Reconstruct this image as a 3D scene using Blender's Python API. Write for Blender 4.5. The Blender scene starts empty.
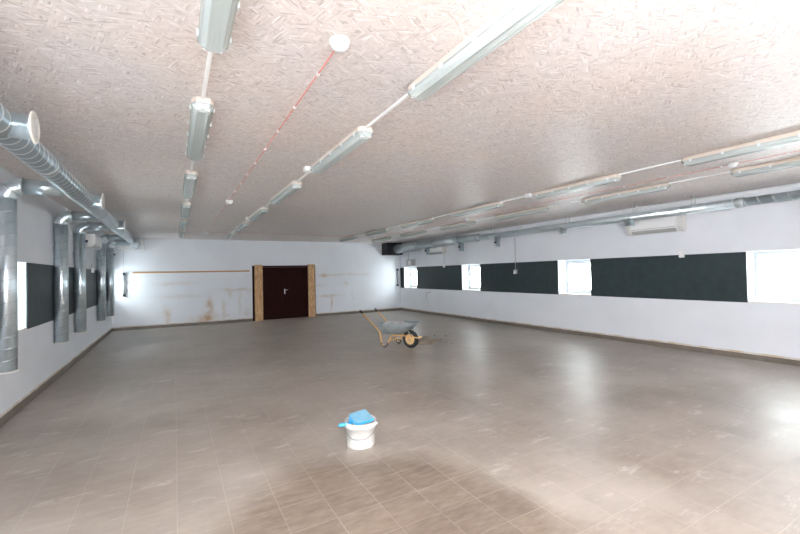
import bpy, bmesh, math, random
from mathutils import Vector, Matrix
random.seed(7)
SC = bpy.context.scene
COL = SC.collection

# ------------------------------------------------------------------ room
XL, XR, YF, D, H = -1.85, 9.38, -3.6, 16.48, 3.168
ZB, ZT = 1.065, 2.02                 # window band
WT = 0.45                            # wall thickness
WIN_R = [(2.18, 3.29), (6.52, 7.52), (10.79, 11.82), (15.0, 16.12)]
WIN_L = [(2.30, 3.36), (6.55, 7.59), (10.86, 11.86), (15.28, 16.34)]

# ------------------------------------------------------------------ materials
def mat(name, color=(.8, .8, .8), rough=.5, metal=0., spec=.5, coat=0.):
    m = bpy.data.materials.new(name); m.use_nodes = True
    b = m.node_tree.nodes['Principled BSDF']
    b.inputs['Base Color'].default_value = (*color, 1)
    b.inputs['Roughness'].default_value = rough
    b.inputs['Metallic'].default_value = metal
    b.inputs['Specular IOR Level'].default_value = spec
    b.inputs['Coat Weight'].default_value = coat
    return m

class NT:
    """small helper round a node tree"""
    def __init__(s, m):
        s.t = m.node_tree; s.n = s.t.nodes; s.b = s.n['Principled BSDF']
    def add(s, kind, **kw):
        nd = s.n.new(kind)
        for k, v in kw.items(): setattr(nd, k, v)
        return nd
    def link(s, a, b): s.t.links.new(a, b)
    def val(s, sock, v):
        if hasattr(v, 'is_output') or isinstance(v, bpy.types.NodeSocket): s.link(v, sock)
        else: sock.default_value = v
    def math(s, op, a, b=0., clamp=False):
        nd = s.add('ShaderNodeMath', operation=op, use_clamp=clamp)
        s.val(nd.inputs[0], a); s.val(nd.inputs[1], b)
        return nd.outputs[0]
    def obj(s): return s.add('ShaderNodeTexCoord').outputs['Object']
    def mapping(s, v, scale=(1, 1, 1), rot=(0, 0, 0), loc=(0, 0, 0)):
        nd = s.add('ShaderNodeMapping'); s.link(v, nd.inputs['Vector'])
        nd.inputs['Scale'].default_value = scale; nd.inputs['Rotation'].default_value = rot; nd.inputs['Location'].default_value = loc
        return nd.outputs[0]
    def noise(s, v, scale, detail=4., rough=.55):
        nd = s.add('ShaderNodeTexNoise'); s.link(v, nd.inputs['Vector'])
        nd.inputs['Scale'].default_value = scale; nd.inputs['Detail'].default_value = detail; nd.inputs['Roughness'].default_value = rough
        return nd.outputs['Fac']
    def voro(s, v, scale):
        nd = s.add('ShaderNodeTexVoronoi'); s.link(v, nd.inputs['Vector']); nd.inputs['Scale'].default_value = scale
        return nd
    def ramp(s, f, stops):
        nd = s.add('ShaderNodeValToRGB'); s.link(f, nd.inputs[0])
        e = nd.color_ramp.elements
        while len(e) < len(stops): e.new(.5)
        for el, (p, c) in zip(e, stops):
            el.position = p; el.color = (*c, 1) if len(c) == 3 else c
        return nd.outputs[0]
    def mix(s, f, a, b, mode='MIX'):
        nd = s.add('ShaderNodeMix', data_type='RGBA', blend_type=mode)
        s.val(nd.inputs[0], f)
        for i, v in ((6, a), (7, b)):
            if isinstance(v, tuple): nd.inputs[i].default_value = (*v, 1)
            else: s.link(v, nd.inputs[i])
        return nd.outputs[2]
    def bump(s, h, strength=.2, dist=.01):
        nd = s.add('ShaderNodeBump'); s.link(h, nd.inputs['Height'])
        nd.inputs['Strength'].default_value = strength; nd.inputs['Distance'].default_value = dist
        s.link(nd.outputs[0], s.b.inputs['Normal'])
    def sep(s, v):
        nd = s.add('ShaderNodeSeparateXYZ'); s.link(v, nd.inputs[0]); return nd.outputs

def m_ceiling():
    m = mat('white_stained_osb', rough=.47, spec=.4); n = NT(m); o = n.obj()
    lay = []
    for a, sc in ((.35, (13, 100, 1)), (-.55, (15, 110, 1)), (1.25, (14, 105, 1))):
        v = n.voro(n.mapping(n.mapping(o, rot=(0, 0, a)), scale=sc), 1.)
        q = n.add('ShaderNodeSeparateColor'); n.link(v.outputs['Color'], q.inputs[0]); lay.append(q.outputs[0])
    def patch(scale, loc, lo):
        q = n.add('ShaderNodeSeparateColor'); n.link(n.voro(n.mapping(o, loc=loc, scale=(1, 1.6, 1)), scale).outputs['Color'], q.inputs[0])
        return n.math('GREATER_THAN', q.outputs[1], lo)
    g = n.mix(patch(17., (0, 0, 0), .5), lay[0], lay[1])
    g = n.mix(patch(15., (5, 3, 0), .66), g, lay[2])
    c = n.ramp(g, [(0., (.48, .425, .40)), (.15, (.63, .56, .525)), (.5, (.685, .62, .585)), (.85, (.735, .66, .615)), (1., (.83, .78, .755))])
    c = n.mix(n.ramp(n.noise(o, .9, 3.), [(.35, (0, 0, 0)), (.7, (1, 1, 1))]), c, n.mix(1., c, (.96, 1.0, 1.05), 'MULTIPLY'))
    sp = n.ramp(n.noise(n.mapping(o, scale=(2., 9, 1), rot=(0, 0, .9)), 3.2, 2.), [(.70, (0, 0, 0)), (.76, (1, 1, 1))])
    c = n.mix(n.math('MULTIPLY', sp, .35), c, (.33, .31, .31))
    n.link(c, n.b.inputs['Base Color'])
    n.bump(g, .06, .004)
    return m

def m_floor():
    m = mat('brown_grey_tile', rough=.4); n = NT(m); o = n.obj()
    T = .3355
    x, y, z = n.sep(o)[0:3]
    tx = n.math('DIVIDE', x, T); ty = n.math('DIVIDE', n.math('SUBTRACT', y, 1.415 - 10 * T), T)
    def edge(t):
        f = n.math('FRACT', t); return n.math('MINIMUM', f, n.math('SUBTRACT', 1., f))
    e = n.math('MINIMUM', edge(tx), edge(ty))
    grout = n.math('LESS_THAN', e, .0085)
    cell = n.add('ShaderNodeCombineXYZ'); n.link(n.math('FLOOR', tx), cell.inputs[0]); n.link(n.math('FLOOR', ty), cell.inputs[1])
    wn = n.add('ShaderNodeTexWhiteNoise', noise_dimensions='2D'); n.link(cell.outputs[0], wn.inputs['Vector'])
    # slate-like streaks, own offset in every tile
    off = n.add('ShaderNodeVectorMath', operation='SCALE'); n.link(wn.outputs['Color'], off.inputs[0]); off.inputs['Scale'].default_value = 7.
    ad = n.add('ShaderNodeVectorMath', operation='ADD'); n.link(o, ad.inputs[0]); n.link(off.outputs[0], ad.inputs[1])
    st = n.noise(n.mapping(ad.outputs[0], scale=(2.2, 6.5, 1), rot=(0, 0, .55)), 3., 6., .62)
    base = n.ramp(st, [(.25, (.15, .114, .086)), (.5, (.215, .168, .132)), (.75, (.29, .235, .19))])
    tone = n.ramp(wn.outputs['Value'], [(0., (.90, .89, .88)), (1., (1.09, 1.08, 1.07))])
    base = n.mix(1., base, tone, 'MULTIPLY')
    dust1 = n.ramp(n.noise(o, .75, 6., .62), [(.36, (0, 0, 0)), (.66, (1, 1, 1))])
    # an area round the bucket is darker and browner, with less grey overlay
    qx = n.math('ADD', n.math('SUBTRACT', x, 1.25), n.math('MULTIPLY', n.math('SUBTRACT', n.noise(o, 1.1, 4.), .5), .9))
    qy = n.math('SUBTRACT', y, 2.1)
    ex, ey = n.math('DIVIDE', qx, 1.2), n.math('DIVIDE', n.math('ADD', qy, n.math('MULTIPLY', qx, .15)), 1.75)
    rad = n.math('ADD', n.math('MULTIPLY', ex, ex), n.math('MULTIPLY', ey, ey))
    off_patch = n.ramp(rad, [(.6, (0, 0, 0)), (1., (1, 1, 1))])
    dust1 = n.math('MULTIPLY', n.math('ADD', .38, n.math('MULTIPLY', dust1, .62)), n.math('ADD', .12, n.math('MULTIPLY', off_patch, .88)))
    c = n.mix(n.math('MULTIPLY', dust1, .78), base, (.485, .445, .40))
    sc = n.ramp(n.noise(n.mapping(o, scale=(1., 2.6, 1), rot=(0, 0, -.5)), 2.1, 8., .72), [(.57, (0, 0, 0)), (.74, (1, 1, 1))])
    sc = n.math('MULTIPLY', sc, n.math('ADD', .15, n.math('MULTIPLY', off_patch, .85)))
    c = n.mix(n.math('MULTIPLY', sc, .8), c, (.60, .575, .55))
    c = n.mix(n.math('MULTIPLY', grout, n.ramp(n.noise(o, 1.6, 3.), [(.3, (.12, .12, .12)), (.7, (.40, .40, .40))])), c, (.60, .55, .49))
    n.link(c, n.b.inputs['Base Color'])
    r = n.math('ADD', .24, n.math('MULTIPLY', n.math('ADD', dust1, n.math('MULTIPLY', st, .7)), .2))
    n.link(r, n.b.inputs['Roughness'])
    wc = n.add('ShaderNodeSeparateColor'); n.link(wn.outputs['Color'], wc.inputs[0])
    def lean(t, q): return n.math('MULTIPLY', n.math('SUBTRACT', n.math('FRACT', t), .5), n.math('SUBTRACT', wc.outputs[q], .5))
    tilt = n.math('MULTIPLY', n.math('ADD', lean(tx, 0), lean(ty, 1)), 2.2)      # tiles laid not quite level
    n.bump(n.math('SUBTRACT', n.math('ADD', st, tilt), n.math('MULTIPLY', grout, .6)), .4, .005)
    return m

def m_wall(name, tint=(.80, .83, .875)):
    m = mat(name, rough=.75, spec=.3); n = NT(m); o = n.obj()
    v = n.noise(o, 1.3, 5.)
    d = tuple(c * .94 for c in tint)
    c = n.ramp(v, [(.3, d), (.7, tint)])
    # thin yellowed dirt line right above the skirting
    z = n.sep(o)[2]
    k = n.math('MULTIPLY', n.math('LESS_THAN', z, .135), n.ramp(n.noise(n.mapping(o, scale=(1, 1, .1)), 3.5, 4.), [(.35, (.25, .25, .25)), (.65, (.9, .9, .9))]))
    c = n.mix(k, c, (.55, .42, .27))
    n.link(c, n.b.inputs['Base Color'])
    n.bump(n.noise(o, 60., 3.), .08, .003)
    return m, n, c

def m_wall_stained():
    m, n, c = m_wall('white_plaster_with_damp_stains')
    o = n.obj(); s = n.sep(o)
    wob = n.add('ShaderNodeTexNoise'); n.link(o, wob.inputs['Vector']); wob.inputs['Scale'].default_value = 2.5
    x = n.math('ADD', s[0], n.math('MULTIPLY', n.math('SUBTRACT', wob.outputs['Fac'], .5), .35))
    z = n.math('ADD', s[2], n.math('MULTIPLY', n.math('SUBTRACT', n.noise(n.mapping(o, loc=(3, 0, 7)), 3., 3.), .5), .2))
    tot = None
    for bx, bz, sx, sz, a in [(-.25, .36, .13, .30, .55), (.98, .22, .40, .16, .8), (1.12, .6, .14, .35, .75), (1.62, .5, .07, .35, .35),
                              (.05, 1.55, .55, .06, .35), (.1, 1.08, .8, .05, .22), (2.15, 1.25, .55, .05, .4), (1.8, 1.12, .08, .1, .4), (2.2, .75, .05, .45, .28),
                              (2.45, .35, .09, .15, .3), (1.75, .3, .05, .05, .4), (5.55, 1.72, .22, .07, .55), (6.4, 1.75, .9, .045, .3), (5.4, 1.3, .3, .05, .2),
                              (6.6, 1.36, .16, .06, .4), (5.85, .85, .5, .055, .4), (5.88, .55, .06, .28, .55), (7.5, 1.75, .25, .05, .2), (6.9, .8, .05, .3, .15), (3.9, 3., .05, .04, .15)]:
        dx = n.math('DIVIDE', n.math('SUBTRACT', x, bx), sx); dz = n.math('DIVIDE', n.math('SUBTRACT', z, bz), sz)
        e = n.math('MULTIPLY', n.math('POWER', 2.718, n.math('MULTIPLY', n.math('ADD', n.math('MULTIPLY', dx, dx), n.math('MULTIPLY', dz, dz)), -1.)), a)
        tot = e if tot is None else n.math('ADD', tot, e)
    g = n.math('MULTIPLY', tot, n.ramp(n.noise(o, 5., 5., .6), [(.3, (.25, .25, .25)), (.65, (1, 1, 1))]), clamp=True)
    c = n.mix(n.math('MULTIPLY', g, 1.15, True), c, (.50, .30, .14))
    n.link(c, n.b.inputs['Base Color'])
    return m

def m_noisy(name, a, b, scale=6., rough=.5, metal=0., spec=.5, stretch=(1, 1, 1), bump=0., detail=4.):
    m = mat(name, a, rough, metal, spec); n = NT(m); o = n.obj()
    v = n.noise(n.mapping(o, scale=stretch), scale, detail)
    n.link(n.ramp(v, [(.3, a), (.7, b)]), n.b.inputs['Base Color'])
    if bump: n.bump(v, bump, .005)
    return m

def m_glass():
    m = bpy.data.materials.new('clear_glass'); m.use_nodes = True
    t = m.node_tree; t.nodes.clear()
    out = t.nodes.new('ShaderNodeOutputMaterial'); mx = t.nodes.new('ShaderNodeMixShader')
    tr = t.nodes.new('ShaderNodeBsdfTransparent'); gl = t.nodes.new('ShaderNodeBsdfGlossy'); gl.inputs['Roughness'].default_value = .02
    tr.inputs['Color'].default_value = (.96, .98, .97, 1)
    lw = t.nodes.new('ShaderNodeLayerWeight'); lw.inputs['Blend'].default_value = .5
    pw = t.nodes.new('ShaderNodeMath'); pw.operation = 'POWER'; pw.inputs[1].default_value = 2.; t.links.new(lw.outputs['Facing'], pw.inputs[0])
    ad = t.nodes.new('ShaderNodeMath'); ad.operation = 'MULTIPLY_ADD'; ad.inputs[1].default_value = .9; ad.inputs[2].default_value = .07; ad.use_clamp = True
    t.links.new(pw.outputs[0], ad.inputs[0]); t.links.new(ad.outputs[0], mx.inputs[0])
    t.links.new(tr.outputs[0], mx.inputs[1]); t.links.new(gl.outputs[0], mx.inputs[2])
    t.links.new(mx.outputs[0], out.inputs['Surface'])
    return m

def m_diffuser():
    m = bpy.data.materials.new('clear_ribbed_polycarbonate'); m.use_nodes = True
    t = m.node_tree; b = t.nodes['Principled BSDF']; out = t.nodes['Material Output']
    b.inputs['Base Color'].default_value = (.66, .72, .71, 1); b.inputs['Roughness'].default_value = .18
    tr = t.nodes.new('ShaderNodeBsdfTransparent'); tr.inputs['Color'].default_value = (.9, .95, .94, 1)
    n = NT(m); x = n.sep(n.obj())[0]
    n.bump(n.math('SINE', n.math('MULTIPLY', x, 260.)), .2, .003)
    mx = t.nodes.new('ShaderNodeMixShader'); mx.inputs[0].default_value = .6
    t.links.new(tr.outputs[0], mx.inputs[1]); t.links.new(b.outputs[0], mx.inputs[2]); t.links.new(mx.outputs[0], out.inputs['Surface'])
    return m

def m_galv():
    m = mat('galvanised_steel', (.66, .72, .74), .28, .85); n = NT(m); o = n.obj()
    n.link(n.ramp(n.noise(o, 5., 3.), [(.3, (.62, .72, .77)), (.7, (.72, .80, .84))]), n.b.inputs['Base Color'])
    return m

def m_osb_board():
    m = mat('raw_osb', rough=.6); n = NT(m); o = n.obj()
    w = n.voro(n.mapping(o, scale=(40, 40, 9), rot=(0, .4, .3)), 1.)
    se = n.add('ShaderNodeSeparateColor'); n.link(w.outputs['Color'], se.inputs[0])
    n.link(n.ramp(se.outputs[0], [(0., (.44, .25, .11)), (.5, (.58, .35, .17)), (1., (.68, .44, .23))]), n.b.inputs['Base Color'])
    return m

M = dict(
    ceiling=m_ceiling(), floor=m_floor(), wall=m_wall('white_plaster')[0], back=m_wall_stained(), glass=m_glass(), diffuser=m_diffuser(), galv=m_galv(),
    galvduct=m_noisy('weathered_galvanised_steel', (.36, .44, .49), (.44, .52, .57), 4., .3, .9),
    galvdull=m_noisy('dull_galvanised_steel', (.46, .52, .55), (.54, .60, .62), 9., .42, .6),
    seam=mat('seam_edge', (.74, .79, .80), .4, .25),
    skirting=m_noisy('grey_brown_skirting_tile', (.15, .125, .10), (.21, .18, .15), 4., .45),
    panel=m_noisy('blackish_green_board', (.016, .030, .034), (.026, .043, .049), 7., .5, bump=.1),
    pvc=mat('white_pvc', (.62, .64, .66), .35), plastic=mat('white_plastic', (.86, .87, .87), .35),
    offwhite=mat('ivory_enamel', (.80, .78, .72), .4), acgrey=mat('mid_grey_plastic', (.45, .46, .45), .5), acside=mat('aged_white_plastic', (.74, .74, .72), .5),  # acgrey: even mid grey for louvres, slots, conduits and box frames
    beige=mat('beige_luminaire_body', (.62, .55, .48), .5), tray=mat('luminaire_reflector', (.62, .68, .67), .35), lamp=mat('lamp_tube_glass', (.8, .83, .82), .3), chrome=mat('steel_clip', (.72, .75, .76), .25, .9),
    black=mat('black_plastic', (.012, .012, .014), .45), knob=mat('dark_blue_plastic', (.012, .02, .07), .4), blackbox=m_noisy('black_sheet', (.006, .007, .010), (.013, .014, .02), 3., .6),
    door=m_noisy('dark_red_brown_door_paint', (.020, .0036, .0036), (.030, .007, .0065), 3., .7, 0., .1, stretch=(6, 6, .6)),
    osb=m_osb_board(), strip=m_noisy('varnished_pine', (.42, .22, .08), (.55, .31, .13), 3., .5, stretch=(1, 8, 8)),
    red=mat('red_cable_sheath', (.66, .20, .17), .5), rod=mat('zinc_rod', (.6, .62, .62), .4, .6),
    sill=m_noisy('white_sill', (.78, .77, .72), (.84, .83, .80), 5., .4), greytube=mat('grey_tube', (.30, .33, .35), .4, .3),
    bucket=mat('white_polypropylene', (.64, .63, .60), .38), wire=mat('steel_wire', (.35, .36, .36), .35, .9), blue=m_noisy('cyan_plastic', (.035, .36, .68), (.06, .42, .74), 8., .35),
    bluedust=m_noisy('dusty_cyan_plastic', (.16, .42, .62), (.24, .48, .62), 14., .6),
    sand=m_noisy('brown_sand', (.30, .19, .10), (.48, .33, .19), 30., .9, bump=.5),
    orange=m_noisy('worn_orange_paint', (.74, .42, .13), (.82, .50, .19), 10., .45), ofoot=mat('dark_scuffed_steel', (.10, .085, .07), .5, .4), hub=m_noisy('orange_wheel_rim', (.76, .48, .2), (.82, .55, .27), 10., .5),
    tyre=m_noisy('black_rubber', (.008, .009, .010), (.02, .02, .02), 12., .65),
    tub=m_noisy('zinc_tray_with_mortar_dust', (.30, .35, .38), (.48, .53, .55), 9., .5, .45, bump=.1), mortar=m_noisy('dried_mortar', (.46, .46, .45), (.76, .76, .74), 10., .9, bump=.6),
    dirt=m_noisy('floor_rubble', (.22, .175, .13), (.50, .42, .33), 30., .95, bump=.5),
)

# ------------------------------------------------------------------ mesh helpers
class MB:
    def __init__(s): s.b = bmesh.new()
    def box(s, x0, x1, y0, y1, z0, z1, bev=0.):
        return s.obox(((x0 + x1) / 2, (y0 + y1) / 2, (z0 + z1) / 2), Matrix.Identity(3), ((x1 - x0) / 2, (y1 - y0) / 2, (z1 - z0) / 2), bev)
    def obox(s, c, ax, h, bev=0.):
        """ax: 3x3 whose columns are the box's axes"""
        c = Vector(c)
        mt = Matrix.Translation(c) @ Matrix(ax).to_4x4() @ Matrix.Diagonal((2 * h[0], 2 * h[1], 2 * h[2], 1))
        r = bmesh.ops.create_cube(s.b, size=1., matrix=mt)
        if bev:
            es = list({e for v in r['verts'] for e in v.link_edges})
            bmesh.ops.bevel(s.b, geom=es, offset=bev, segments=2, affect='EDGES', profile=.7)
        return s
    def ring(s, c, u, v, r, n):
        return [s.b.verts.new(Vector(c) + u * (r * math.cos(2 * math.pi * k / n)) + v * (r * math.sin(2 * math.pi * k / n))) for k in range(n)]
    def skin(s, rings, caps=(True, True), smooth=True):
        for a, b in zip(rings, rings[1:]):
            n = len(a)
            for k in range(n):
                f = s.b.faces.new((a[k], a[(k + 1) % n], b[(k + 1) % n], b[k])); f.smooth = smooth
        if caps[0]: s.b.faces.new(list(reversed(rings[0])))
        if caps[1]: s.b.faces.new(rings[-1])
        return s
    def tube(s, pts, r, n=12, caps=(True, True)):
        pts = [Vector(p) for p in pts]; rr = r if isinstance(r, (list, tuple)) else [r] * len(pts)
        rings = []; u = None
        for i, p in enumerate(pts):
            d = ((pts[i] - pts[i - 1]).normalized() if i else Vector()) + ((pts[i + 1] - pts[i]).normalized() if i < len(pts) - 1 else Vector())
            d.normalize()
            if u is None: u = d.orthogonal().normalized()
            else: u = (u - d * u.dot(d)).normalized()
            rings.append(s.ring(p, u, d.cross(u), rr[i], n))
        return s.skin(rings, caps)
    def cyl(s, a, b, r, n=20, r2=None): return s.tube([a, b], [r, r if r2 is None else r2], n)
    def lathe(s, prof, o=(0, 0, 0), axis=(0, 0, 1), n=28, caps=(True, True)):
        ax = Vector(axis).normalized(); u = ax.orthogonal().normalized(); v = ax.cross(u); o = Vector(o)
        return s.skin([s.ring(o + ax * z, u, v, max(r, 1e-4), n) for r, z in prof], caps)
    def helix(s, a, b, r, pitch, w=.006, hgt=.003, n=28):
        """spiral lock seam: a low ridge wound round a straight pipe"""
        a, b = Vector(a), Vector(b); d = (b - a); L = d.length; d.normalize(); u = d.orthogonal().normalized(); v = d.cross(u)
        N = int(L / pitch * n); prev = None
        for i in range(N + 1):
            t = 2 * math.pi * i / n; z = i * pitch / n; q = u * math.cos(t) + v * math.sin(t)
            cur = [s.b.verts.new(a + d * (z + k * w / 2) + q * (r + hh)) for k, hh in ((-1, -.0005), (0, hgt), (1, -.0005))]
            if prev:
                for k in (0, 1):
                    f = s.b.faces.new((prev[k], prev[k + 1], cur[k + 1], cur[k])); f.smooth = True
            prev = cur
        return s
    def loft(s, secs, caps=(True, True), smooth=False):
        return s.skin([[s.b.verts.new(p) for p in sec] for sec in secs], caps, smooth)
    def build(s, name, m, parent=None, loc=None):
        bmesh.ops.recalc_face_normals(s.b, faces=s.b.faces)
        me = bpy.data.meshes.new(name); 
        if loc is not None: bmesh.ops.translate(s.b, verts=s.b.verts, vec=-Vector(loc))
        s.b.to_mesh(me); s.b.free(); me.materials.append(m)
        o = bpy.data.objects.new(name, me); COL.objects.link(o)
        if loc is not None: o.location = loc
        if parent is not None:
            o.parent = parent
            if parent.type == 'EMPTY' or True:
                off = Vector(); p = parent
                while p is not None: off += p.location; p = p.parent
                if loc is None: o.location = -off
        return o

def tag(o, label=None, cat=None, group=None, kind=None):
    if label: o['label'] = label
    if cat: o['category'] = cat
    if group: o['group'] = group
    if kind: o['kind'] = kind
    return o
def thing(name, loc, label=None, cat=None, group=None, kind=None):
    o = bpy.data.objects.new(name, None); COL.objects.link(o); o.location = loc; o.empty_display_size = .1
    return tag(o, label, cat, group, kind)
def copy_tree(o, delta, parent=None):
    c = o.copy(); COL.objects.link(c)
    if parent is not None: c.parent = parent
    else: c.location = o.location + Vector(delta)
    for ch in list(o.children): copy_tree(ch, delta, c)
    return c
def st(o): return tag(o, kind='structure')

# ------------------------------------------------------------------ shell
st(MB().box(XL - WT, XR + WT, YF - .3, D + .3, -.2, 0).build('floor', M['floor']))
st(MB().box(XL - WT, XR + WT, YF - .3, D + .3, H, H + .2).build('ceiling', M['ceiling']))
st(MB().box(XL - WT, XR + WT, D, D + .3, 0, H).build('wall_back', M['back']))
st(MB().box(XL - WT, XR + WT, YF - .3, YF, 0, H).build('wall_front', M['wall']))
def side_wall(name, x0, x1, wins):
    m = MB(); m.box(x0, x1, YF, D, 0, ZB); m.box(x0, x1, YF, D, ZT, H)
    y = YF
    for a, b in wins: m.box(x0, x1, y, a, ZB, ZT); y = b
    m.box(x0, x1, y, D, ZB, ZT)
    st(m.build(name, M['wall']))
side_wall('wall_left', XL - WT, XL, WIN_L)
side_wall('wall_right', XR, XR + WT, WIN_R)
BH, BT = .1, .014
st(MB().box(XL, XL + BT, YF, D, 0, BH).build('baseboard_left', M['skirting']))
st(MB().box(XR - BT, XR, YF, D, 0, BH).build('baseboard_right', M['skirting']))
b = MB(); b.box(XL + BT, 2.66, D - BT, D, 0, BH); b.box(5.2, XR - BT, D - BT, D, 0, BH); st(b.build('baseboard_back', M['skirting']))

def window(i, side, a, b):
    x = XR if side > 0 else XL
    X = lambda d: x + side * d
    def bx(m, d0, d1, y0, y1, z0, z1, bev=0.):
        return m.box(min(X(d0), X(d1)), max(X(d0), X(d1)), y0, y1, z0, z1, bev)
    r = thing('window_%d' % i, (X(.36), (a + b) / 2, ZB), kind='structure')
    z0, z1 = ZB + .03, ZT; f = .05
    m = MB(); bx(m, .34, .41, a, b, z0, z0 + f); bx(m, .34, .41, a, b, z1 - f, z1); bx(m, .34, .41, a, a + f, z0 + f, z1 - f); bx(m, .34, .41, b - f, b, z0 + f, z1 - f)
    m.build('window_frame', M['pvc'], r)
    a2, b2, c0, c1, w = a + f - .008, b - f + .008, z0 + f - .008, z1 - f + .008, .065
    m = MB(); bx(m, .322, .385, a2, b2, c0, c0 + w, .006); bx(m, .322, .385, a2, b2, c1 - w, c1, .006); bx(m, .322, .385, a2, a2 + w, c0 + w, c1 - w, .006); bx(m, .322, .385, b2 - w, b2, c0 + w, c1 - w, .006)
    m.build('sash', M['pvc'], r)
    m = MB(); bx(m, .355, .361, a2 + w - .005, b2 - w + .005, c0 + w - .005, c1 - w + .005); m.build('pane', M['glass'], r)
    yh = b2 - w / 2; zm = (c0 + c1) / 2
    m = MB(); bx(m, .310, .323, yh - .015, yh + .015, zm - .04, zm + .04, .004); m.cyl((X(.318), yh, zm), (X(.275), yh, zm), .011, 12)
    bx(m, .262, .286, yh - .012, yh + .012, zm - .115, zm + .014, .004)
    m.build('window_handle', M['pvc'], r)
    m = MB(); bx(m, -.012, .34, a + .001, b - .001, ZB - .0, ZB + .03, .004); m.build('window_sill', M['sill'], r)
    # daylight portal just outside the pane (samples the sky through the opening; emits nothing of its own)
    L = bpy.data.lights.new('daylight_portal', 'AREA'); L.shape = 'RECTANGLE'; L.size = b - a; L.size_y = z1 - z0; L.cycles.is_portal = True
    o = bpy.data.objects.new('daylight_portal', L); COL.objects.link(o); o.location = (X(.43), (a + b) / 2, (z0 + z1) / 2)
    o.rotation_euler = (0, math.radians(90) * side, 0)
    L.size, L.size_y = z1 - z0, b - a
i = 1
for a, b in WIN_R: window(i, 1, a, b); i += 1
for a, b in WIN_L: window(i, -1, a, b); i += 1

# dark boards between the windows
PR = [(3.292, 6.518, 'between the two window openings at the camera end'), (7.522, 10.788, 'second from the camera end of the long-duct wall'),
      (11.822, 14.998, 'third from the camera end of the long-duct wall'), (16.122, D - .002, None)]
def board(side, a, b, label):
    x = XR if side > 0 else XL
    o = MB().box(min(x, x - side * .016), max(x, x - side * .016), a, b, ZB, ZT - .002, .003).build('wall_panel', M['panel'], loc=(x, (a + b) / 2, ZB))
    tag(o, label, 'panel', 'dark boards between the windows')
board(1, 3.292, 6.518, 'long blackish green wall board below the wall air conditioner, under a small white switch')
board(1, 7.522, 10.788, 'long blackish green wall board with a white pull switch hanging over it')
board(1, 11.822, 14.998, 'blackish green wall board between the two deepest windows under the long duct')
board(1, 16.122, D - .002, 'narrow blackish green board strip squeezed into the room corner under the black box')
board(-1, 3.362, 6.548, 'blackish green wall board ending before the thick upright pipe, mostly out of view')
board(-1, 7.592, 10.858, 'blackish green wall board starting just behind the first upright pipe')
board(-1, 11.862, 15.278, 'blackish green wall board with small white switch, between third and fourth upright pipes')

# ------------------------------------------------------------------ doors
dr = thing('door_1', (3.95, D, 0), kind='structure')
DF = D - .03
m = MB(); m.box(2.66, 2.74, D - .05, D, 0, 2.17); m.box(5.12, 5.19, D - .05, D, 0, 2.17); m.box(2.74, 5.12, D - .05, D, 2.11, 2.17); m.build('door_frame', M['door'], dr)
for a, b in ((2.745, 3.845), (3.852, 5.115)):
    lf = MB().box(a, b, DF - .012, D, .012, 2.105, .004).build('door_leaf', M['door'], dr)
    if a > 3:
        h = MB(); h.box(3.885, 3.925, DF - .022, DF - .011, 1.02, 1.22, .004); h.cyl((3.905, DF - .02, 1.17), (3.905, DF - .07, 1.17), .011, 12)
        h.tube([(3.905, DF - .068, 1.17), (4.04, DF - .068, 1.172)], .012, 12); h.cyl((3.905, DF - .03, 1.06), (3.905, DF - .02, 1.06), .012, 12)
        h.build('door_handle', M['chrome'], lf)
tag(MB().box(2.66, 5.19, D - .03, D, 2.172, 2.215).build('trim_1', M['wall']), kind='structure')
def osb_box(x0, x1, z, label, dep):
    r = thing('board_casing', ((x0 + x1) / 2, D - .06, 0), label, 'board casing', 'chipboard casings beside the door')
    MB().box(x0, x1, D - dep, D - dep + .018, .004, z, .002).build('front_board', M['osb'], r)
    MB().box(x0, x0 + .018, D - dep + .019, D - .052, .004, z, .002).build('side_board', M['osb'], r)
    MB().box(x1 - .018, x1, D - dep + .019, D - .052, .004, z, .002).build('side_board', M['osb'], r)
osb_box(2.735, 3.03, 2.20, 'wide raw chipboard casing on the pipe side of the dark double door', .16)
osb_box(4.87, 5.15, 2.21, 'narrower raw chipboard casing on the wheelbarrow side of the dark double door', .12)
tag(MB().box(-1.25, 2.57, D - .028, D, 1.945, 1.995, .006).build('wooden_rail', M['strip'], loc=(.66, D, 1.97)), 'long thin brown wooden rail fixed across the stained white back wall', 'rail')

for x, lab in ((-1.49, 'upright grey bar with black ends on the back wall beside the wooden rail'), (9.18, 'upright grey bar with black ends on the back wall below the black box')):
    r = thing('wall_bar', (x, D, 1.16), lab, 'bar', 'grey bars with black ends on the back wall')
    MB().cyl((x, D - .05, 1.22), (x, D - .05, 1.9), .032, 16).build('tube', M['greytube'], r)
    for z in (1.155, 1.885): MB().box(x - .042, x + .042, D - .095, D, z, z + .085, .008).build('end_cap', M['black'], r)
    MB().tube([(x - .02, D - .006, 1.97), (x - .02, D - .006, 2.73 if x < 0 else 2.6)], .005, 6).build('cable', M['acgrey'], r)

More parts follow.
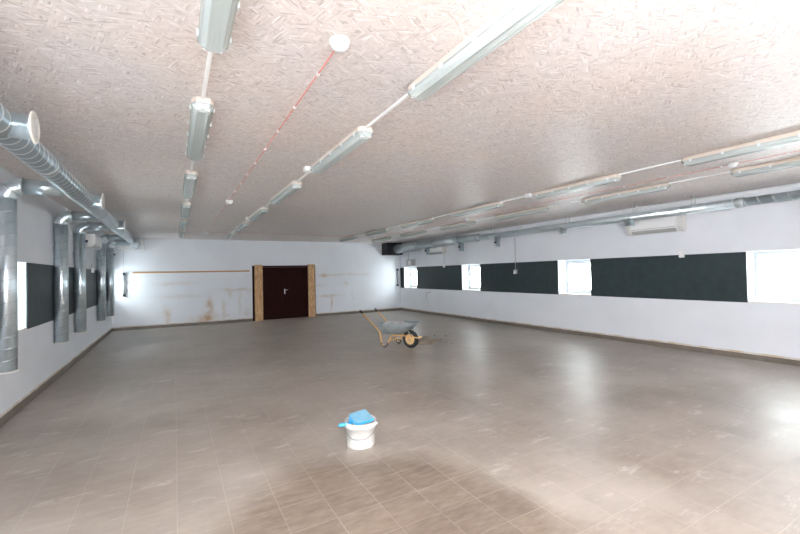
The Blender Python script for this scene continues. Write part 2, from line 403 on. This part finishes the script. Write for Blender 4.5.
# ------------------------------------------------------------------ ducts
AX, AZ, AR = -1.1, 2.9, .104        # spiral duct along the pipe wall
du = thing('ventilation_duct', (AX, 8., AZ), 'long spiral duct under the ceiling along the upright pipes, with round white valves', 'duct')
m = MB(); m.cyl((AX, .4, AZ), (AX, 15.9, AZ), AR, 28); m.build('duct_pipe', M['galvduct'], du)
MB().helix((AX, .4, AZ), (AX, 12.85, AZ), AR, .14, .018, .0045).build('spiral_seam', M['seam'], du)
for y in (1.9, 5.12, 8.42, 11.2, 12.95, 14.2): MB().lathe([(AR, -.03), (AR + .008, -.025), (AR + .008, .025), (AR, .03)], (AX, y, AZ), (0, 1, 0), 28).build('collar', M['galvdull'], du)
MB().lathe([(AR, 0), (AR + .012, .004), (AR + .012, .03), (AR - .012, .03), (AR - .012, .01)], (AX, 15.88, AZ), (0, 1, 0), 28).build('end_rim', M['galvdull'], du)
for y in (.95, 3.92, 7.2, 10.2, 14.1):
    br = MB().lathe([(.091, 0), (.091, .155), (.096, .16), (.096, .172)], (AX + .02, y, AZ), (1, 0, 0), 24).build('branch', M['galv'], du)
    x = AX + .19
    MB().lathe([(.09, 0), (.119, .001), (.122, .008), (.115, .016), (.088, .02), (.08, .012), (.078, .002), (.0001, .002)], (x, y, AZ), (1, 0, 0), 32).build('valve', M['offwhite'], br)
    MB().lathe([(.03, .002), (.03, .008), (.068, .010), (.066, .016), (.045, .02), (.0001, .021)], (x, y, AZ), (1, 0, 0), 32).build('valve_disc', M['acside'], br)
for y in (2.6, 5.9, 9.3, 12.4): MB().cyl((AX, y, AZ + AR - .002), (AX, y, H), .004, 6).build('hanger', M['rod'], du)

def drop_pipe(y, zb, label, knob=None):
    x, r, R = -1.7375, .098, .16
    t = thing('drop_pipe', (x, y, zb), label, 'pipe', 'upright duct pipes on the wall')
    MB().cyl((x, y, zb), (x, y, AZ - R), r, 24).build('pipe', M['galv'], t)
    MB().helix((x, y, zb + .05), (x, y, AZ - R - .05), r, .135, .008, .0025).build('spiral_seam', M['galvdull'], t)
    el = MB(); pts = [(x + R - R * math.cos(a), y, AZ - R + R * math.sin(a)) for a in (math.pi / 2 * k / 10 for k in range(11))]
    el.tube(pts, r + .003, 24).build('elbow', M['galv'], t)
    MB().cyl((x + R, y, AZ), (AX - AR - .014, y, AZ), r - .008, 24).build('branch', M['galv'], t)
    for a in (0, math.pi / 4, math.pi / 2):
        p = Vector((x + R - R * math.cos(a), y, AZ - R + R * math.sin(a))); d = Vector((math.sin(a), 0, math.cos(a)))
        MB().lathe([(r + .002, -.006), (r + .006, -.003), (r + .006, .003), (r + .002, .006)], p, d, 24).build('elbow_seam', M['galvdull'], t)
    MB().lathe([(r - .004, -.002), (r + .014, 0), (r + .014, .012), (r, .014)], (x, y, zb - .004), (0, 0, 1), 28).build('flange', M['offwhite'], t)
    MB().box(XL, x - r + .01, y - .02, y + .02, 2.3, 2.34).build('wall_bracket', M['galvdull'], t)
    if knob:
        MB().cyl((x + r - .01, y, knob), (x + r + .035, y, knob), .028, 14).build('damper_knob', M['knob'], t)
drop_pipe(3.1, .68, 'upright spiral duct pipe before the first one, mostly out of view')
drop_pipe(6.42, .683, 'thick upright spiral duct pipe beside the bright window reveal')
drop_pipe(9.07, .665, 'second upright spiral duct pipe, in front of the first dark board')
drop_pipe(10.68, .66, 'third upright spiral duct pipe, just before the wall air conditioner', 2.58)
drop_pipe(13.48, .637, 'fourth upright spiral duct pipe, behind the small white switch')
drop_pipe(15.2, .618, 'last upright spiral duct pipe, standing by the back wall corner', 2.53)

r = thing('duct_box', (-1.3, 16.3, 2.9), 'flat white box on the back wall behind the end of the pipe-side duct', 'box')
MB().box(-1.64, -.9, 16.2, D, 2.72, 3.12, .01).build('body', M['plastic'], r)
MB().lathe([(.15, 0), (.15, .01), (.11, .012), (.11, 0)], (AX, 16.2, AZ), (0, -1, 0), 24, (False, False)).build('ring', M['galv'], r)
MB().cyl((AX, 15.92, AZ), (AX, 16.195, AZ), .09, 20).build('sleeve', M['galvdull'], r)

# long duct on the window wall: four stepped sections
BX = 8.95
du = thing('ventilation_duct', (BX, 8., 2.9), 'long stepped grey duct under the ceiling above the windows and dark boards', 'duct')
SEC = [(-1.2, 3.2, 2.905, .076), (3.2, 10.38, 2.90, .086), (10.38, 11.5, 2.915, .128), (11.5, 14.12, 2.905, .16), (14.12, 15.9, 2.873, .197)]
for k, (a, b, z, rr) in enumerate(SEC):
    s_ = MB().cyl((BX, a, z), (BX, b, z), rr, 28).build('duct_pipe', M['galvdull' if k > 1 else 'galv'], du)
    if k < 2: MB().helix((BX, a, z), (BX, b, z), rr, .2 if k < 1 else .14, .014, .0035).build('spiral_seam', M['seam'], s_)
for (a, b, z, rr), nx in zip(SEC, SEC[1:]):
    m = MB(); m.lathe([(rr + .004, -.06), (rr + .012, -.055), (nx[3] + .008, .03), (nx[3] + .008, .06), (nx[3], .065)], (BX, b, (z + nx[2]) / 2), (0, 1, 0), 28); m.build('collar', M['galvdull'], du)
for y in (9.85, 12.9, 15.2): 
    s0 = [q for q in SEC if q[0] <= y < q[1]][0]
    MB().lathe([(s0[3], -.025), (s0[3] + .01, -.02), (s0[3] + .01, .02), (s0[3], .025)], (BX, y, s0[2]), (0, 1, 0), 28).build('collar', M['galvdull'], du)
for y, zb, kn in ((2.22, 2.735, 0), (5.215, 2.70, 0), (6.995, 2.68, 0), (9.45, 2.53, 1), (11.28, 2.48, 1), (13.47, 2.48, 1)):
    z = [q for q in SEC if q[0] <= y < q[1]][0][2]
    rr = .085
    s_ = MB().lathe([(rr, 0), (rr, z - zb - .03), (rr + .004, z - zb - .028), (rr + .004, z - zb)], (BX, y, z), (0, 0, -1), 22).build('outlet', M['galv'], du)
    MB().lathe([(rr + .003, 0), (rr + .022, .002), (rr + .022, .010), (rr - .01, .010)], (BX, y, zb + .008), (0, 0, -1), 24).build('flange', M['seam'], s_)
    if kn: MB().cyl((BX - rr + .01, y, (z + zb) / 2 - .05), (BX - rr - .04, y, (z + zb) / 2 - .05), .03, 14).build('damper_knob', M['knob'], s_)
for y in (3.95, 5.1, 6.85, 8.5, 9.65, 12.2):
    s0 = [q for q in SEC if q[0] <= y < q[1]][0]
    for dx in (-.07, .07): MB().cyl((BX + dx, y, s0[2] + s0[3] * .5), (BX + dx, y, H), .008, 8).build('hanger', M['rod'], du)

r = thing('duct_box', (8.75, 16.2, 2.88), 'black box under the ceiling corner where the long stepped duct ends', 'box')
MB().box(8.4, 9.2, 15.93, D, 2.61, 3.15, .01).build('body', M['blackbox'], r)
MB().lathe([(.235, 0), (.235, .012), (.2, .012), (.2, 0)], (BX, 15.93, 2.873), (0, -1, 0), 28, (False, False)).build('ring', M['greytube'], r)

r = thing('hanging_box', (9.2, 15.24, 2.08), 'small grey square box hanging on a thin rod near the room corner', 'box')
m = MB(); m.box(9.12, 9.32, 15.02, 15.08, 2.08, 2.36); m.box(9.12, 9.32, 15.42, 15.48, 2.08, 2.36); m.box(9.12, 9.32, 15.08, 15.42, 2.08, 2.13); m.box(9.12, 9.32, 15.08, 15.42, 2.31, 2.36); m.build('frame', M['acgrey'], r)
MB().box(9.15, 9.30, 15.08, 15.42, 2.13, 2.31).build('cover', M['acside'], r)
MB().cyl((9.1, 15.25, 2.36), (9.1, 15.25, 2.72), .012, 8).build('rod', M['acgrey'], r)
MB().box(9.09, 9.13, 15.23, 15.27, 2.34, 2.37).build('bracket', M['acgrey'], r)

# ------------------------------------------------------------------ wall air conditioners
def aircon(side, y0, y1, z0, z1, label):
    x = XR if side > 0 else XL
    X = lambda d: x - side * d
    r = thing('air_conditioner', (x, (y0 + y1) / 2, z0), label, 'air conditioner', 'wall air conditioners')
    prof = [(0, z0 + .03), (.05, z0), (.13, z0 + .005), (.19, z0 + .075), (.2, z0 + .1), (.2, z1 - .02), (.18, z1), (0, z1)]
    MB().loft([[(X(d), y, z) for d, z in prof] for y in (y0 + .001, y1 - .001)]).build('body', M['plastic'], r)
    for a in (y0, y1 - .09):
        p2 = [(d + (.004 if d > 0 else 0), z) for d, z in prof]
        MB().loft([[(X(d), y, z) for d, z in p2] for y in (a - .002, a + .092)]).build('side_panel', M['acside'], r)
    lo, hi = sorted((X(.199), X(.207)))
    MB().box(lo, hi, y0 + .11, y1 - .11, z0 + .115, z1 - .03, .003).build('front_cover', M['plastic'], r)
    m = MB(); m.loft([[(X(d), y, z) for d, z in ((.128, z0 - .002), (.136, z0 + .002), (.198, z0 + .07), (.19, z0 + .075))] for y in (y0 + .12, y1 - .12)]); m.build('louvre', M['acgrey'], r)
    m = MB(); m.box(lo, hi, y0 + .1, y1 - .1, z0 + .098, z0 + .108); m.build('slot', M['acgrey'], r)
aircon(1, 4.28, 5.45, 2.52, 2.85, 'white wall air conditioner under the thin spiral duct above a dark board')
aircon(1, 12.72, 13.85, 2.5, 2.78, 'white wall air conditioner deep in the room under the thick grey duct')
aircon(-1, 11.9, 13.0, 2.53, 2.85, 'white wall air conditioner behind the third upright pipe')

# small wall things
def switch(x, side, y, z, w, hgt, label, cond=None):
    r = thing('wall_switch', (x, y, z), label, 'switch', 'small white wall switches')
    X = lambda d: x - side * d
    lo, hi = sorted((x, X(.055)))
    MB().box(lo, hi, y - w / 2, y + w / 2, z, z + hgt, .006).build('housing', M['plastic'], r)
    lo, hi = sorted((X(.054), X(.064)))
    MB().box(lo, hi, y - w * .3, y + w * .3, z + hgt * .2, z + hgt * .75, .003).build('rocker', M['plastic'], r)
    if cond: MB().tube([(X(.016), y, z + hgt), (X(.016), y, cond)], .009, 8).build('conduit', M['acgrey'], r)
switch(XR - .016, 1, 9.1, 1.66, .1, .13, 'white pull switch on a vertical grey conduit over the second long dark board', 2.8)
switch(XR - .016, 1, 4.37, 1.96, .09, .13, 'small white switch on the top edge of the board under the air conditioner')
switch(XR - .016, 1, 12.9, 1.95, .09, .13, 'small white switch on the top edge of the board in the deep corner', 2.5)
switch(XL + .016, -1, 12.65, 1.93, .09, .13, 'small white switch on the dark board below the pipe-side air conditioner', 2.15)
tag(MB().tube([(XR - .03, 13.95, .93), (XR - .03, 14.22, .92), (XR - .03, 14.22, .6)], .012, 8).build('wall_hook', M['greytube'], loc=(XR, 14.2, .6)), 'thin dark L-shaped metal rod on the white wall below the deepest dark board', 'hook')

# ------------------------------------------------------------------ ceiling lights
ROWS = [(.21, 'row beside the upright pipes'), (1.62, 'row beside the red cable'), (5.80, 'inner window-side row'), (7.20, 'outer window-side row')]
ORD = ['sixth', 'fifth', 'fourth', 'third', 'second', 'first']
LY, LL, LP = .97, 1.6, 2.466
def make_light(x, y0, clips):
    t = thing('ceiling_light', (x, y0 + LL / 2, H), None, 'ceiling light', 'tube ceiling lights')
    W, y1 = .078, y0 + LL
    def plan(w, z, e, ch):    # octagonal outline: chamfered corners
        return [(x - w, y0 + e + ch, z), (x - w, y1 - e - ch, z), (x - w + ch * .8, y1 - e, z), (x + w - ch * .8, y1 - e, z), (x + w, y1 - e - ch, z), (x + w, y0 + e + ch, z), (x + w - ch * .8, y0 + e, z), (x - w + ch * .8, y0 + e, z)]
    MB().loft([plan(W - .012, H, .01, .03), plan(W, H - .012, 0, .035), plan(W, H - .05, 0, .035)]).build('housing', M['beige'], t)
    MB().loft([plan(W - .012, H - .0502, .012, .03), plan(W - .02, H - .056, .02, .03)]).build('reflector', M['tray'], t)
    MB().loft([plan(W + .004, H - .0500, -.004, .035), plan(W + .004, H - .058, -.004, .035), plan(W - .004, H - .06, .004, .035), plan(W - .012, H - .088, .018, .035), plan(W - .035, H - .108, .05, .03)], (False, True)).build('diffuser', M['diffuser'], t)
    for dx in (-.033, .033):
        MB().cyl((x + dx, y0 + .07, H - .076), (x + dx, y1 - .07, H - .076), .013, 10).build('lamp_tube', M['lamp'], t)
        for a, b in ((y0 + .025, y0 + .085), (y1 - .085, y1 - .025)): MB().box(x + dx - .018, x + dx + .018, a, b, H - .096, H - .057, .006).build('socket', M['plastic'], t)
    if clips:
        for k in range(5):
            yy = y0 + .12 + k * (LL - .24) / 4
            for s in (-1, 1):
                c = x + s * (W + .007)
                MB().box(c - .006, c + .006, yy - .014, yy + .014, H - .072, H - .04, .003).build('clip', M['tray'], t)
    return t
near = make_light(ROWS[0][0], LY, True); far = make_light(ROWS[0][0], LY + 2 * LP, False)
for ri, (x, rl) in enumerate(ROWS):
    for k in range(6):
        src, sy = (near, LY) if k < 2 else (far, LY + 2 * LP)
        if ri == 0 and k in (0, 2): o = near if k == 0 else far
        else: o = copy_tree(src, (x - ROWS[0][0], LY + k * LP - sy + (.09 if ri > 1 else 0), 0))
        tag(o, 'grey tube ceiling light, %s from the door wall, %s' % (ORD[k], rl))
        if k < 5:
            c = MB(); a, b = LY + k * LP + LL - .005 + (.09 if ri > 1 else 0), LY + (k + 1) * LP + .005 + (.09 if ri > 1 else 0)
            c.box(x - .0125, x + .0125, a, b, H - .02, H, .004)
            tag(c.build('cable_trunking', M['plastic'], loc=(x, (a + b) / 2, H)), 'white cable strip linking %s and %s lights from door wall, %s' % (ORD[k], ORD[k + 1], rl), 'cable trunking', 'white cable strips between the ceiling lights')
for x, y, lab in ((1.545, 2 * LP + LY - LP + LL + .07, 'white square junction box at the end of the fifth light, row beside the red cable'),
                  (1.545, LY + 3 * LP + LL + .07, 'white square junction box at the end of the third light, row beside the red cable'),
                  (5.73, LY + LP + LL + .155, 'white square junction box at the end of the fifth light, inner window-side row')):
    r = thing('junction_box', (x, y, H), lab, 'junction box', 'white ceiling junction boxes')
    MB().box(x - .055, x + .055, y - .055, y + .055, H - .05, H + .001, .006).build('base', M['plastic'], r)
    MB().box(x - .05, x + .05, y - .05, y + .05, H - .062, H - .0505, .004).build('cover', M['plastic'], r)
r = thing('cable_trunking', (XR - .02, 3.5, 3.11), 'thin pale conduit high on the window wall behind the long duct', 'cable trunking')
MB().box(XR - .03, XR, .2, 6.6, 3.10, 3.135, .004).build('strip', M['plastic'], r)
MB().box(XR - .05, XR - .0305, .2, 3.28, 3.095, 3.14, .004).build('cover', M['plastic'], r)

# fire alarm line
AXX, BXX, YA = .89, 6.72, 13.73
m = MB(); z = H - .0095
for k in range(1): m.tube([(AXX, 2.31, z), (AXX, YA - .02, z), (AXX + .02, YA, z), (BXX - .02, YA, z), (BXX, YA - .02, z), (BXX, .3, z)], .0038, 8)
cab = m.build('alarm_cable', M['red'], loc=(AXX, 8., H)); tag(cab, 'thin red alarm cable clipped along the ceiling between the round detectors', 'cable')
for k in range(18):
    for x in (AXX, BXX):
        y = 2.68 + k * .62 if x < 2 else 1.2 + k * .7
        MB().box(x - .011, x + .011, y - .011, y + .011, H - .019, H - .001, .003).build('clip', M['plastic'] if k % 3 else M['acside'], cab)
def detector(x, y, label):
    r = thing('smoke_detector', (x, y, H), label, 'smoke detector', 'round white smoke detectors')
    MB().lathe([(.058, 0), (.062, .008), (.062, .018)], (x, y, H), (0, 0, -1), 28).build('base', M['plastic'], r)
    MB().lathe([(.056, .018), (.057, .03), (.05, .045), (.036, .052), (.034, .06), (.02, .064), (.0001, .064)], (x, y, H), (0, 0, -1), 28).build('sensor_head', M['plastic'], r)
detector(.885, 2.24, 'large-looking round white smoke detector at the camera end of the red cable')
detector(.9, 7.92, 'round white smoke detector halfway along the red cable near the upright-pipe row')
detector(.885, YA, 'round white smoke detector where the red cable turns along the door wall')
detector(6.66, 2.45, 'round white smoke detector between the two window-side light rows near the camera')
detector(6.72, 8.2, 'round white smoke detector halfway between the two window-side light rows')
detector(6.72, YA, 'round white smoke detector at the door-wall end between the window-side rows')

# ------------------------------------------------------------------ bucket with dustpan
RX, RY = .869, -.494                          # direction along the picture's width, on the floor
Rv, Tc, Zv = Vector((RX, RY, 0)), Vector((RY, -RX, 0)), Vector((0, 0, 1))    # Tc: towards the photographer's side
Bc = Vector((1.653, 3.803, 0))
bk = thing('bucket', Bc, 'white plastic bucket of sand with a blue dustpan on top', 'bucket')
MB().lathe([(.134, 0), (.140, .004), (.142, .02), (.152, .195), (.160, .197), (.161, .222), (.157, .224), (.158, .246), (.163, .249), (.161, .255), (.151, .252), (.139, .012), (.0001, .01)], Bc, (0, 0, 1), 40).build('body', M['bucket'], bk)
pts = []
for k in range(25):
    a = math.radians(-90 + 180 * k / 24); t = abs(a) / math.radians(90)
    zz = .112 + .10 * max(0, (t - .22) / .78) ** 1.1
    rr_ = .166 + .004 * (1 - t)
    pts.append(Bc + Rv * (rr_ * math.sin(a)) + Tc * (rr_ * math.cos(a)) + Zv * zz)
hb = MB().tube(pts, .0028, 6).build('bail_handle', M['wire'], bk)
for s in (-1, 1): MB().cyl(Bc + Rv * (s * .153) + Zv * .212, Bc + Rv * (s * .174) + Zv * .212, .012, 12).build('lug', M['bucket'], bk)
m = MB(); N = 26
rings = []
for r_, z_ in ((.148, .214), (.13, .222), (.1, .232), (.06, .238), (.02, .242)):
    rg = []
    for k in range(N):
        a = 2 * math.pi * k / N; rg.append(m.b.verts.new(Bc + Vector((r_ * math.cos(a), r_ * math.sin(a), z_ + random.uniform(-.006, .006)))))
    rings.append(rg)
base = [m.b.verts.new(Bc + Vector((.143 * math.cos(2 * math.pi * k / N), .143 * math.sin(2 * math.pi * k / N), .06))) for k in range(N)]
m.skin([base] + rings); tag(m.build('sand', M['sand'], loc=Bc + Vector((0, 0, .06))), 'brown sand filling the white bucket', 'sand', None, 'stuff')

def dustpan():
    a = (Rv * .80 - Tc * .52 + Zv * .04).normalized(); wd = (Rv * .5 + Tc * .8 - Zv * .2); nn = wd.cross(a).normalized()
    if nn.z < 0: nn = -nn
    bb = nn.cross(a).normalized()                                   # a: to the lip, bb: across, nn: up
    o = Bc + Rv * .0 + Zv * .284
    P = lambda u, v, w: o + a * u + bb * v + nn * w
    t = thing('dustpan', o, 'blue plastic dustpan lying upside down on the white bucket', 'dustpan')
    # plate with rounded back corners, walls down to the rim of the bucket
    def outline(g):
        pts = []
        for cx_, cy_, r0, a0 in ((-.065, .065, .03, 90), (-.065, -.065, .03, 180)):
            for k in range(6): th = math.radians(a0 + 90 * k / 5); pts.append((cx_ + (r0 - g) * math.cos(th), cy_ + (r0 - g) * math.sin(th)))
        return [(.105, .10 - g)] + pts + [(.105, -.10 + g)]
    q = outline(0)
    def dep(u): return -.07 + .055 * max(0, min(1, (u + .065) / .17))
    MB().loft([[P(u, v, .004) for u, v in q], [P(u, v, -.001) for u, v in q]]).build('pan', M['bluedust'], t)
    m = MB(); q2 = outline(.004)
    for i in range(len(q) - 1):
        (u0, v0), (u1, v1), (x0, y0), (x1, y1) = q[i], q[i + 1], q2[i], q2[i + 1]
        f = [P(u0, v0, -.001), P(u1, v1, -.001), P(u1, v1, dep(u1)), P(u0, v0, dep(u0))]; g = [P(x0, y0, -.001), P(x1, y1, -.001), P(x1, y1, dep(u1)), P(x0, y0, dep(u0))]
        m.loft([f, g])
    m.build('rim', M['blue'], t)
    hd = (-Rv * .93 + Tc * .30 - Zv * .06).normalized(); s0 = P(-.092, .0, -.045)
    MB().tube([s0, s0 + hd * .03, s0 + hd * .06, s0 + hd * .11, s0 + hd * .14], [.013, .016, .019, .02, .014], 12).build('handle', M['blue'], t)
dustpan()

# ------------------------------------------------------------------ wheelbarrow
W0 = Vector((4.792, 8.014, 0)); fw = Vector((.43, -.903, 0)).normalized(); lt = Vector((-.903, -.43, 0)).normalized()
def Q(s, l, z): return W0 + fw * s + lt * l + Zv * z
wb = thing('wheelbarrow', W0 - fw * .35, 'grey wheelbarrow with orange frame and black tyre on the tiled floor', 'wheelbarrow')
def smooth(pts, n=6):
    pts = [Vector(p) for p in pts]; out = []
    for i in range(len(pts) - 1):
        p0, p1, p2, p3 = pts[max(i - 1, 0)], pts[i], pts[i + 1], pts[min(i + 2, len(pts) - 1)]
        for k in range(n):
            t = k / n
            out.append(.5 * ((2 * p1) + (p2 - p0) * t + (2 * p0 - 5 * p1 + 4 * p2 - p3) * t * t + (3 * p1 - p0 - 3 * p2 + p3) * t ** 3))
    return out + [pts[-1]]
for s in (-1, 1):
    l = .28 if s > 0 else -.31
    # one bent tube: handle, bend, leg, foot, rise and fork to the axle
    pth = [Q(-1.25, l, .815)] + [Q(-.74, l, .41), Q(-.70, l, .375), Q(-.685, l, .335)] + [Q(-.635, l, .10), Q(-.60, l, .035), Q(-.55, l, .02), Q(-.50, l * .95, .05)] + [Q(-.42, l * .8, .24), Q(-.385, l * .76, .285), Q(-.33, l * .7, .30), Q(-.09, l * .32, .29), Q(.0, l * .28, .26), Q(.24, l * .26, .26)]
    MB().tube(pth[:5] + smooth(pth[5:9], 4)[:1], .017, 12).build('handle_bar', M['orange'], wb)
    MB().tube(smooth([Q(-.637, l, .11), Q(-.605, l, .04), Q(-.55, l, .0185), Q(-.50, l * .95, .05), Q(-.47, l * .9, .12)], 5), .0178, 12).build('foot', M['ofoot'], wb)
    MB().tube(smooth([Q(-.47, l * .9, .12), Q(-.42, l * .8, .24), Q(-.385, l * .76, .285), Q(-.33, l * .7, .302), Q(-.09, l * .33, .292)], 5), .017, 12).build('fork', M['orange'], wb)
    MB().tube([Q(-.09, l * .33, .292), Q(.02, l * .30, .28), Q(.25, l * .28, .265)], .013, 10).build('nose_bar', M['orange'], wb)
    MB().tube([Q(-.04, l * .55, .50), Q(.10, l * .30, .275)], .011, 10).build('brace', M['chrome'], wb)
    MB().tube([Q(.0, l * .30, .285), Q(0, l * .29, .205)], .012, 8).build('axle_plate', M['orange'], wb)
    g = (Q(-1.25, l, .815) - Q(-.74, l, .41)).normalized()
    MB().tube([Q(-1.25, l, .815) - g * .05, Q(-1.25, l, .815), Q(-1.25, l, .815) + g * .06], [.022, .024, .022], 12).build('grip', M['black'], wb)
MB().tube([Q(.25, .079, .265), Q(.268, .05, .264), Q(.268, -.05, .264), Q(.25, -.079, .265)], .013, 10).build('nose_bar', M['orange'], wb)
MB().tube([Q(-.45, -.245, .17), Q(-.45, .245, .17)], .012, 8).build('cross_bar', M['orange'], wb)
MB().tube([Q(0, -.09, .205), Q(0, .09, .205)], .012, 10).build('axle', M['chrome'], wb)
whl = MB().lathe([(.12, -.028), (.15, -.042), (.185, -.044), (.203, -.03), (.209, 0), (.203, .03), (.185, .044), (.15, .042), (.12, .028)], Q(0, 0, .209), lt, 40).build('tyre', M['tyre'], wb)
MB().lathe([(.02, -.062), (.035, -.06), (.038, -.035), (.10, -.030), (.122, -.036), (.126, -.03), (.126, .03), (.122, .036), (.10, .030), (.038, .035), (.035, .06), (.02, .062)], Q(0, 0, .209), lt, 32).build('rim', M['hub'], wb)
# tray: rounded rectangular pan, deep at the back, sloping forward over the wheel
def tray_sec(t, inset=0.):
    """t 0 rim .. 1 bottom"""
    b0, f0, w0 = -.865, .19, .325
    b1, f1, w1 = -.735, -.20, .235
    e = t
    bk_, fr_, wd = b0 + (b1 - b0) * e + inset, f0 + (f1 - f0) * e - inset, w0 + (w1 - w0) * e - inset
    out = []
    cx_, hl = (bk_ + fr_) / 2, (fr_ - bk_) / 2
    for k in range(40):
        th = 2 * math.pi * k / 40; c, s_ = math.cos(th), math.sin(th)
        p = 2.9
        rr_ = (abs(c) ** p + abs(s_) ** p) ** (-1 / p)
        u = cx_ + hl * rr_ * c; v = wd * rr_ * s_ * (1 - .12 * max(0, (u - cx_) / hl))
        zt = .545 + (u + .865) / 1.0 * .06
        zb_ = .325
        bulge = math.sin(t * math.pi) * .03
        z_ = zt + (zb_ - zt) * t - bulge
        out.append(Q(u, v, z_ + inset * (1.2 if t > .9 else .0)))
    return out
secs = [tray_sec(t) for t in (1, .8, .6, .4, .2, 0)] + [tray_sec(t, .004) for t in (0, .2, .4, .6, .8, 1)]
m = MB(); m.loft(secs, (True, True), True); m.build('tray', M['tub'], wb)
rim = tray_sec(0); MB().tube(rim + rim[:1], .009, 8).build('tray_rim', M['tub'], wb)
m = MB(); rg = []
cen = Q(-.40, 0, .42)
def blob(f, z): 
    out = []
    for p in tray_sec(.55, .006):
        d = p - cen; d.z = 0; out.append(m.b.verts.new(Vector((cen.x, cen.y, 0)) + d * f + Zv * (z + random.uniform(-.022, .022))))
    return out
m.skin([blob(.99, .49), blob(.8, .55), blob(.55, .585), blob(.25, .59), blob(.05, .59)], (False, True)); m.build('mortar', M['mortar'], wb)['kind'] = 'stuff'

m = MB(); c0 = Vector((5.45, 8.6, 0))
for cx_, cy_, sz, hh in ((-.18, -.3, .17, .07), (.02, -.12, .20, .085), (.06, -.42, .11, .04), (.22, .12, .2, .07), (-.02, .3, .15, .05), (.36, -.1, .13, .045), (.42, .42, .16, .04), (.15, .6, .14, .035)):
    prev = []
    for r_, z_ in ((1, 0), (.75, .4), (.42, .85), (.1, 1)):
        prev.append([m.b.verts.new(c0 + Vector((cx_ + sz * r_ * math.cos(2 * math.pi * k / 16) * random.uniform(.75, 1.2), cy_ + sz * r_ * math.sin(2 * math.pi * k / 16) * random.uniform(.75, 1.2), hh * z_ * random.uniform(.6, 1.3)))) for k in range(16)])
    m.skin(prev)
for k in range(140):
    a = random.uniform(0, 6.28); r_ = abs(random.gauss(0, .38)); s_ = random.uniform(.006, .022)
    m.obox(c0 + Vector((r_ * math.cos(a) + .1, r_ * math.sin(a), s_ * .7)), Matrix.Rotation(random.uniform(0, 3), 3, 'Z') @ Matrix.Rotation(.4, 3, 'X'), (s_, s_ * .8, s_ * .6))
tag(m.build('rubble', M['dirt'], loc=c0), 'small flat heap of brown rubble on the floor beside the wheel', 'rubble', None, 'stuff')

# ------------------------------------------------------------------ light
w = bpy.data.worlds.new('overcast'); SC.world = w; w.use_nodes = True
bg = w.node_tree.nodes['Background']; bg.inputs['Color'].default_value = (.90, .96, 1.0, 1); bg.inputs['Strength'].default_value = 12.5
L = bpy.data.lights.new('bounce_flash', 'AREA'); L.shape = 'DISK'; L.size = .5; L.energy = 590; L.color = (.97, .985, 1.0); L.spread = math.radians(180)
o = bpy.data.objects.new('bounce_flash', L); COL.objects.link(o); o.location = (-.2, -1.5, 1.2); o.rotation_euler = (math.radians(207), 0, 0)

# ------------------------------------------------------------------ camera
f, yaw, pitch, roll = 397.643, .5163, .0161, -.0211
cy, sy = math.cos(yaw), math.sin(yaw)
F = Vector((sy * math.cos(pitch), cy * math.cos(pitch), math.sin(pitch))); r0 = Vector((cy, -sy, 0)); u0 = r0.cross(F)
R = r0 * math.cos(roll) + u0 * math.sin(roll); U = -r0 * math.sin(roll) + u0 * math.cos(roll)
cd = bpy.data.cameras.new('camera'); cam = bpy.data.objects.new('camera', cd); COL.objects.link(cam)
cd.sensor_width = 36; cd.lens = f * 36 / 800; cd.clip_start = .02
cam.matrix_world = Matrix(((R.x, U.x, -F.x, 0), (R.y, U.y, -F.y, 0), (R.z, U.z, -F.z, 1.75), (0, 0, 0, 1)))
SC.camera = cam

SC.view_settings.view_transform = 'Standard'; SC.view_settings.look = 'None'; SC.view_settings.gamma = 1; SC.view_settings.use_curve_mapping = False
SC.view_settings.exposure = 1.2
SC.cycles.use_denoising = True; SC.cycles.max_bounces = 12; SC.cycles.diffuse_bounces = 8; SC.cycles.transparent_max_bounces = 16
SC.cycles.sample_clamp_indirect = 10
